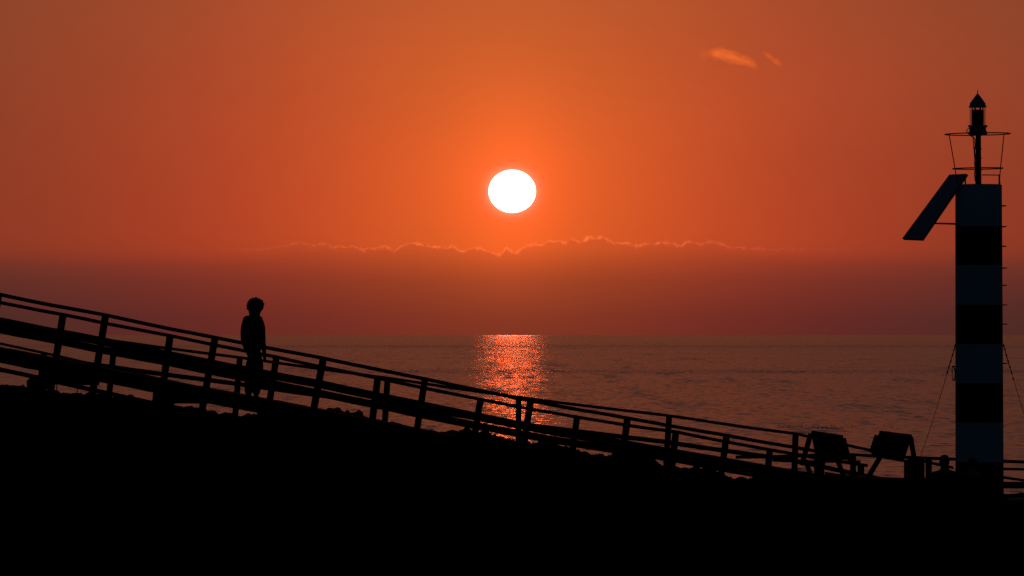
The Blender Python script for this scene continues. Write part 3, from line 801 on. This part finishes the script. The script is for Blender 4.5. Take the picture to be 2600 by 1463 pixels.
for pts_ in ([(638, 928, 12), (634, 960, 8.6), (633, 985, 7.4), (632, 1003, 5.2), (631, 1011, 5.0)], [(656, 928, 12), (652, 960, 8.8), (651, 985, 7.2), (650, 1003, 5.2), (651, 1012, 5.0)]):
    ids = [pel] + [vtx(L(x, y), px(r_)) for x, y, r_ in pts_]; chn(ids)
    x, y, _ = pts_[-1]
    a = vtx(L(x + 3, y + 2, 0.09), (px(5.0), px(3))); c = vtx(L(x + 5, y + 3, 0.17), (px(4.6), px(2.2))); chn([ids[-1], a, c])
skin_mesh('body', V, E, M['skin'], pn, pel)
# shirt
V = []; E = []
a = vtx(L(647, 908), (px(22), px(15))); b1 = vtx(L(646, 885), (px(22.5), px(14.5))); c1 = vtx(L(643, 852), (px(23), px(15.5))); d1 = vtx(L(643, 817), (px(20.5), px(13.5))); e1 = vtx(L(645.5, 799), (px(15), px(13)))
chn([a, b1, c1, d1, e1])
for pts_ in ([(625.5, 815, 11), (620.5, 842, 9.4), (620.5, 864, 8.4), (625, 881, 7.4), (630, 891, 6.6)], [(660.5, 813, 10.5), (664, 838, 9), (665.5, 862, 8), (668, 882, 7), (670, 889, 6.4)]):
    ids = [d1] + [vtx(L(x, y, 0.05 if (x < 640 and y > 875) else 0), px(r_)) for x, y, r_ in pts_]; chn(ids)
skin_mesh('shirt', V, E, M['dark_cloth'], pn, 0)
# trousers
V = []; E = []
a = vtx(L(646.5, 900), (px(22), px(14.5))); b1 = vtx(L(647, 920), (px(21), px(15)))
chn([a, b1])
for pts_ in ([(635.5, 934, 12.5), (633, 962, 10.8), (631.5, 985, 9.6), (631, 1006, 9.2)], [(657, 934, 13), (653, 962, 11.2), (651, 985, 9.6), (650.5, 1006, 9.2)]):
    chn([b1] + [vtx(L(x, y), px(r_)) for x, y, r_ in pts_])
skin_mesh('trousers', V, E, M['trouser'], pn, 1)
for x in (631.5, 652):
    V = []; E = []
    chn([vtx(L(x - 1, 1008, -.05), (px(6), px(5))), vtx(L(x, 1011, .02), (px(6.5), px(4.6))), vtx(L(x + 4, 1013, .11), (px(6.3), px(3.6))), vtx(L(x + 8, 1014, .19), (px(5), px(2.6)))])
    skin_mesh('shoe', V, E, M['rubber'], pn, 1)
hc = P(648, 777, DPN)
hair_mesh(pn, hc, px(20.5), px(20), px(20.5), px(2.5), 420, 3, tufts=[(668.5, 772, 3.4), (665, 764, 3), (628.5, 784, 3.0), (631, 768, 2.6), (641, 758.5, 2.8), (652, 757, 2.8)])

# --- seated people by the tower
def seated(label, x, ytop, D, flip, lean=0.0):
    K = D / F
    hip = P(x + 4 * flip, ytop + 128, D)
    th = thing('person', label, 'person', hip, 'people sitting by the striped tower')
    def Q(dx, dy, dep=0.0): return P(x + dx * flip, ytop + dy, D + dep) - hip
    V.clear(); E.clear()
    p_ = lambda n: n * K
    pel = vtx(Q(4, 122), (p_(26), p_(20))); w_ = vtx(Q(4, 95), (p_(23), p_(17))); ch = vtx(Q(2, 66), (p_(25), p_(18))); sh = vtx(Q(1, 50), (p_(20), p_(14)))
    nk = vtx(Q(0, 38), p_(8.5)); nk2 = vtx(Q(0, 30), p_(8)); h1 = vtx(Q(0, 20), (p_(11.5), p_(13))); h2 = vtx(Q(0, 12.5), (p_(11), p_(12)))
    chn([pel, w_, ch, sh, nk, nk2, h1, h2])
    for s_ in (-1, 1):
        ids = [sh, vtx(Q(s_ * 23, 52), p_(9)), vtx(Q(s_ * 30, 75, .03), p_(8)), vtx(Q(s_ * 31, 92, .10), p_(7)), vtx(Q(s_ * 22, 98, .28), p_(5.6)), vtx(Q(s_ * 13, 98, .38), p_(4.8))]
        chn(ids)
        pm = vtx(Q(s_ * 8, 99, .42), (p_(5), p_(3.2))); E.append((ids[-1], pm))
        for k in range(4):
            chn([pm, vtx(Q(s_ * 4, 97 + k * 2.6, .46), p_(1.5)), vtx(Q(s_ * 1.5, 98 + k * 2.6, .485), p_(1.3)), vtx(Q(s_ * 0.6, 100 + k * 2.6, .47), p_(1.1))])
        chn([pm, vtx(Q(s_ * 5, 93, .41), p_(1.6)), vtx(Q(s_ * 3, 91, .44), p_(1.4))])
        kn = vtx(Q(s_ * 16, 95, .42), p_(11)); an = vtx(Q(s_ * 14, 150, .50), p_(7)); toe = vtx(Q(s_ * 15, 158, .68), p_(6))
        chn([pel, vtx(Q(s_ * 14, 116, .16), p_(14)), kn, vtx(Q(s_ * 15, 125, .46), p_(9)), an, toe])
    skin_mesh('body', V, E, M['skin'], th, pel)
    V.clear(); E.clear()
    a = vtx(Q(4, 120), (p_(29), p_(22))); b1 = vtx(Q(4, 92), (p_(26), p_(20))); c1 = vtx(Q(2, 66), (p_(28), p_(20))); d1 = vtx(Q(1, 52), (p_(23), p_(16))); e1 = vtx(Q(0, 42), (p_(12), p_(11)))
    chn([a, b1, c1, d1, e1])
    for s_ in (-1, 1): chn([d1, vtx(Q(s_ * 23, 53), p_(11)), vtx(Q(s_ * 30, 75, .03), p_(10)), vtx(Q(s_ * 31, 91, .10), p_(9))])
    skin_mesh('shirt', V, E, M['dark_cloth'], th, 0)
    V.clear(); E.clear()
    a = vtx(Q(4, 124, 0), (p_(28), p_(22)))
    for s_ in (-1, 1): chn([a, vtx(Q(s_ * 14, 115, .16), p_(16)), vtx(Q(s_ * 16, 95, .42), p_(13)), vtx(Q(s_ * 15, 125, .46), p_(11)), vtx(Q(s_ * 14, 144, .49), p_(9))])
    skin_mesh('trousers', V, E, M['trouser'], th, 0)
    hair_mesh(th, P(x, ytop + 13, D - .01), p_(12.8), p_(13.6), p_(12.6), p_(1.3), 60, int(x))
    return th
seated('short-haired person sitting left of the tower foot, head against the sea', 2398, 1154, 75.6, 1)
seated('person sitting in front of the tower, head top against the lowest white band', 2470, 1162, 75.0, -1)

# ------------------------------------------------------------------ seabirds resting on the water
def bird_bm():
    bm = bmesh.new()
    add_tube(bm, [(-.26, 0, .09), (-.16, 0, .08), (-.04, 0, .07), (.10, 0, .07), (.19, 0, .10), (.21, 0, .17), (.25, 0, .20), (.30, 0, .19), (.36, 0, .18)],
             [.01, .05, .10, .095, .055, .038, .042, .03, .004], 8)
    return bm
bird0 = link('seabird', bird_bm(), M['bird'], smooth=True)
tag(bird0, 'tiny dark seabird floating in the loose flock above the info boards', 'seabird', 'seabirds resting on the sea')
rnd = random.Random(5)
for i in range(85):
    x = rnd.choice([rnd.gauss(2040, 40), rnd.gauss(2110, 35), rnd.uniform(1960, 2330)])
    y = 1084 + rnd.gauss(0, 3.5) + (x - 2000) * 0.006
    v = ray(x, y); s_ = -ZC / v.z
    b_ = bird0 if i == 0 else bird0.copy()
    if i: COL.objects.link(b_)
    b_.location = Vector((0, 0, ZC)) + v * s_
    b_.rotation_euler = (0, 0, rnd.choice([0, math.pi]) + rnd.uniform(-.6, .6))
    k = rnd.uniform(0.6, 1.15); b_.scale = (k, k, k)
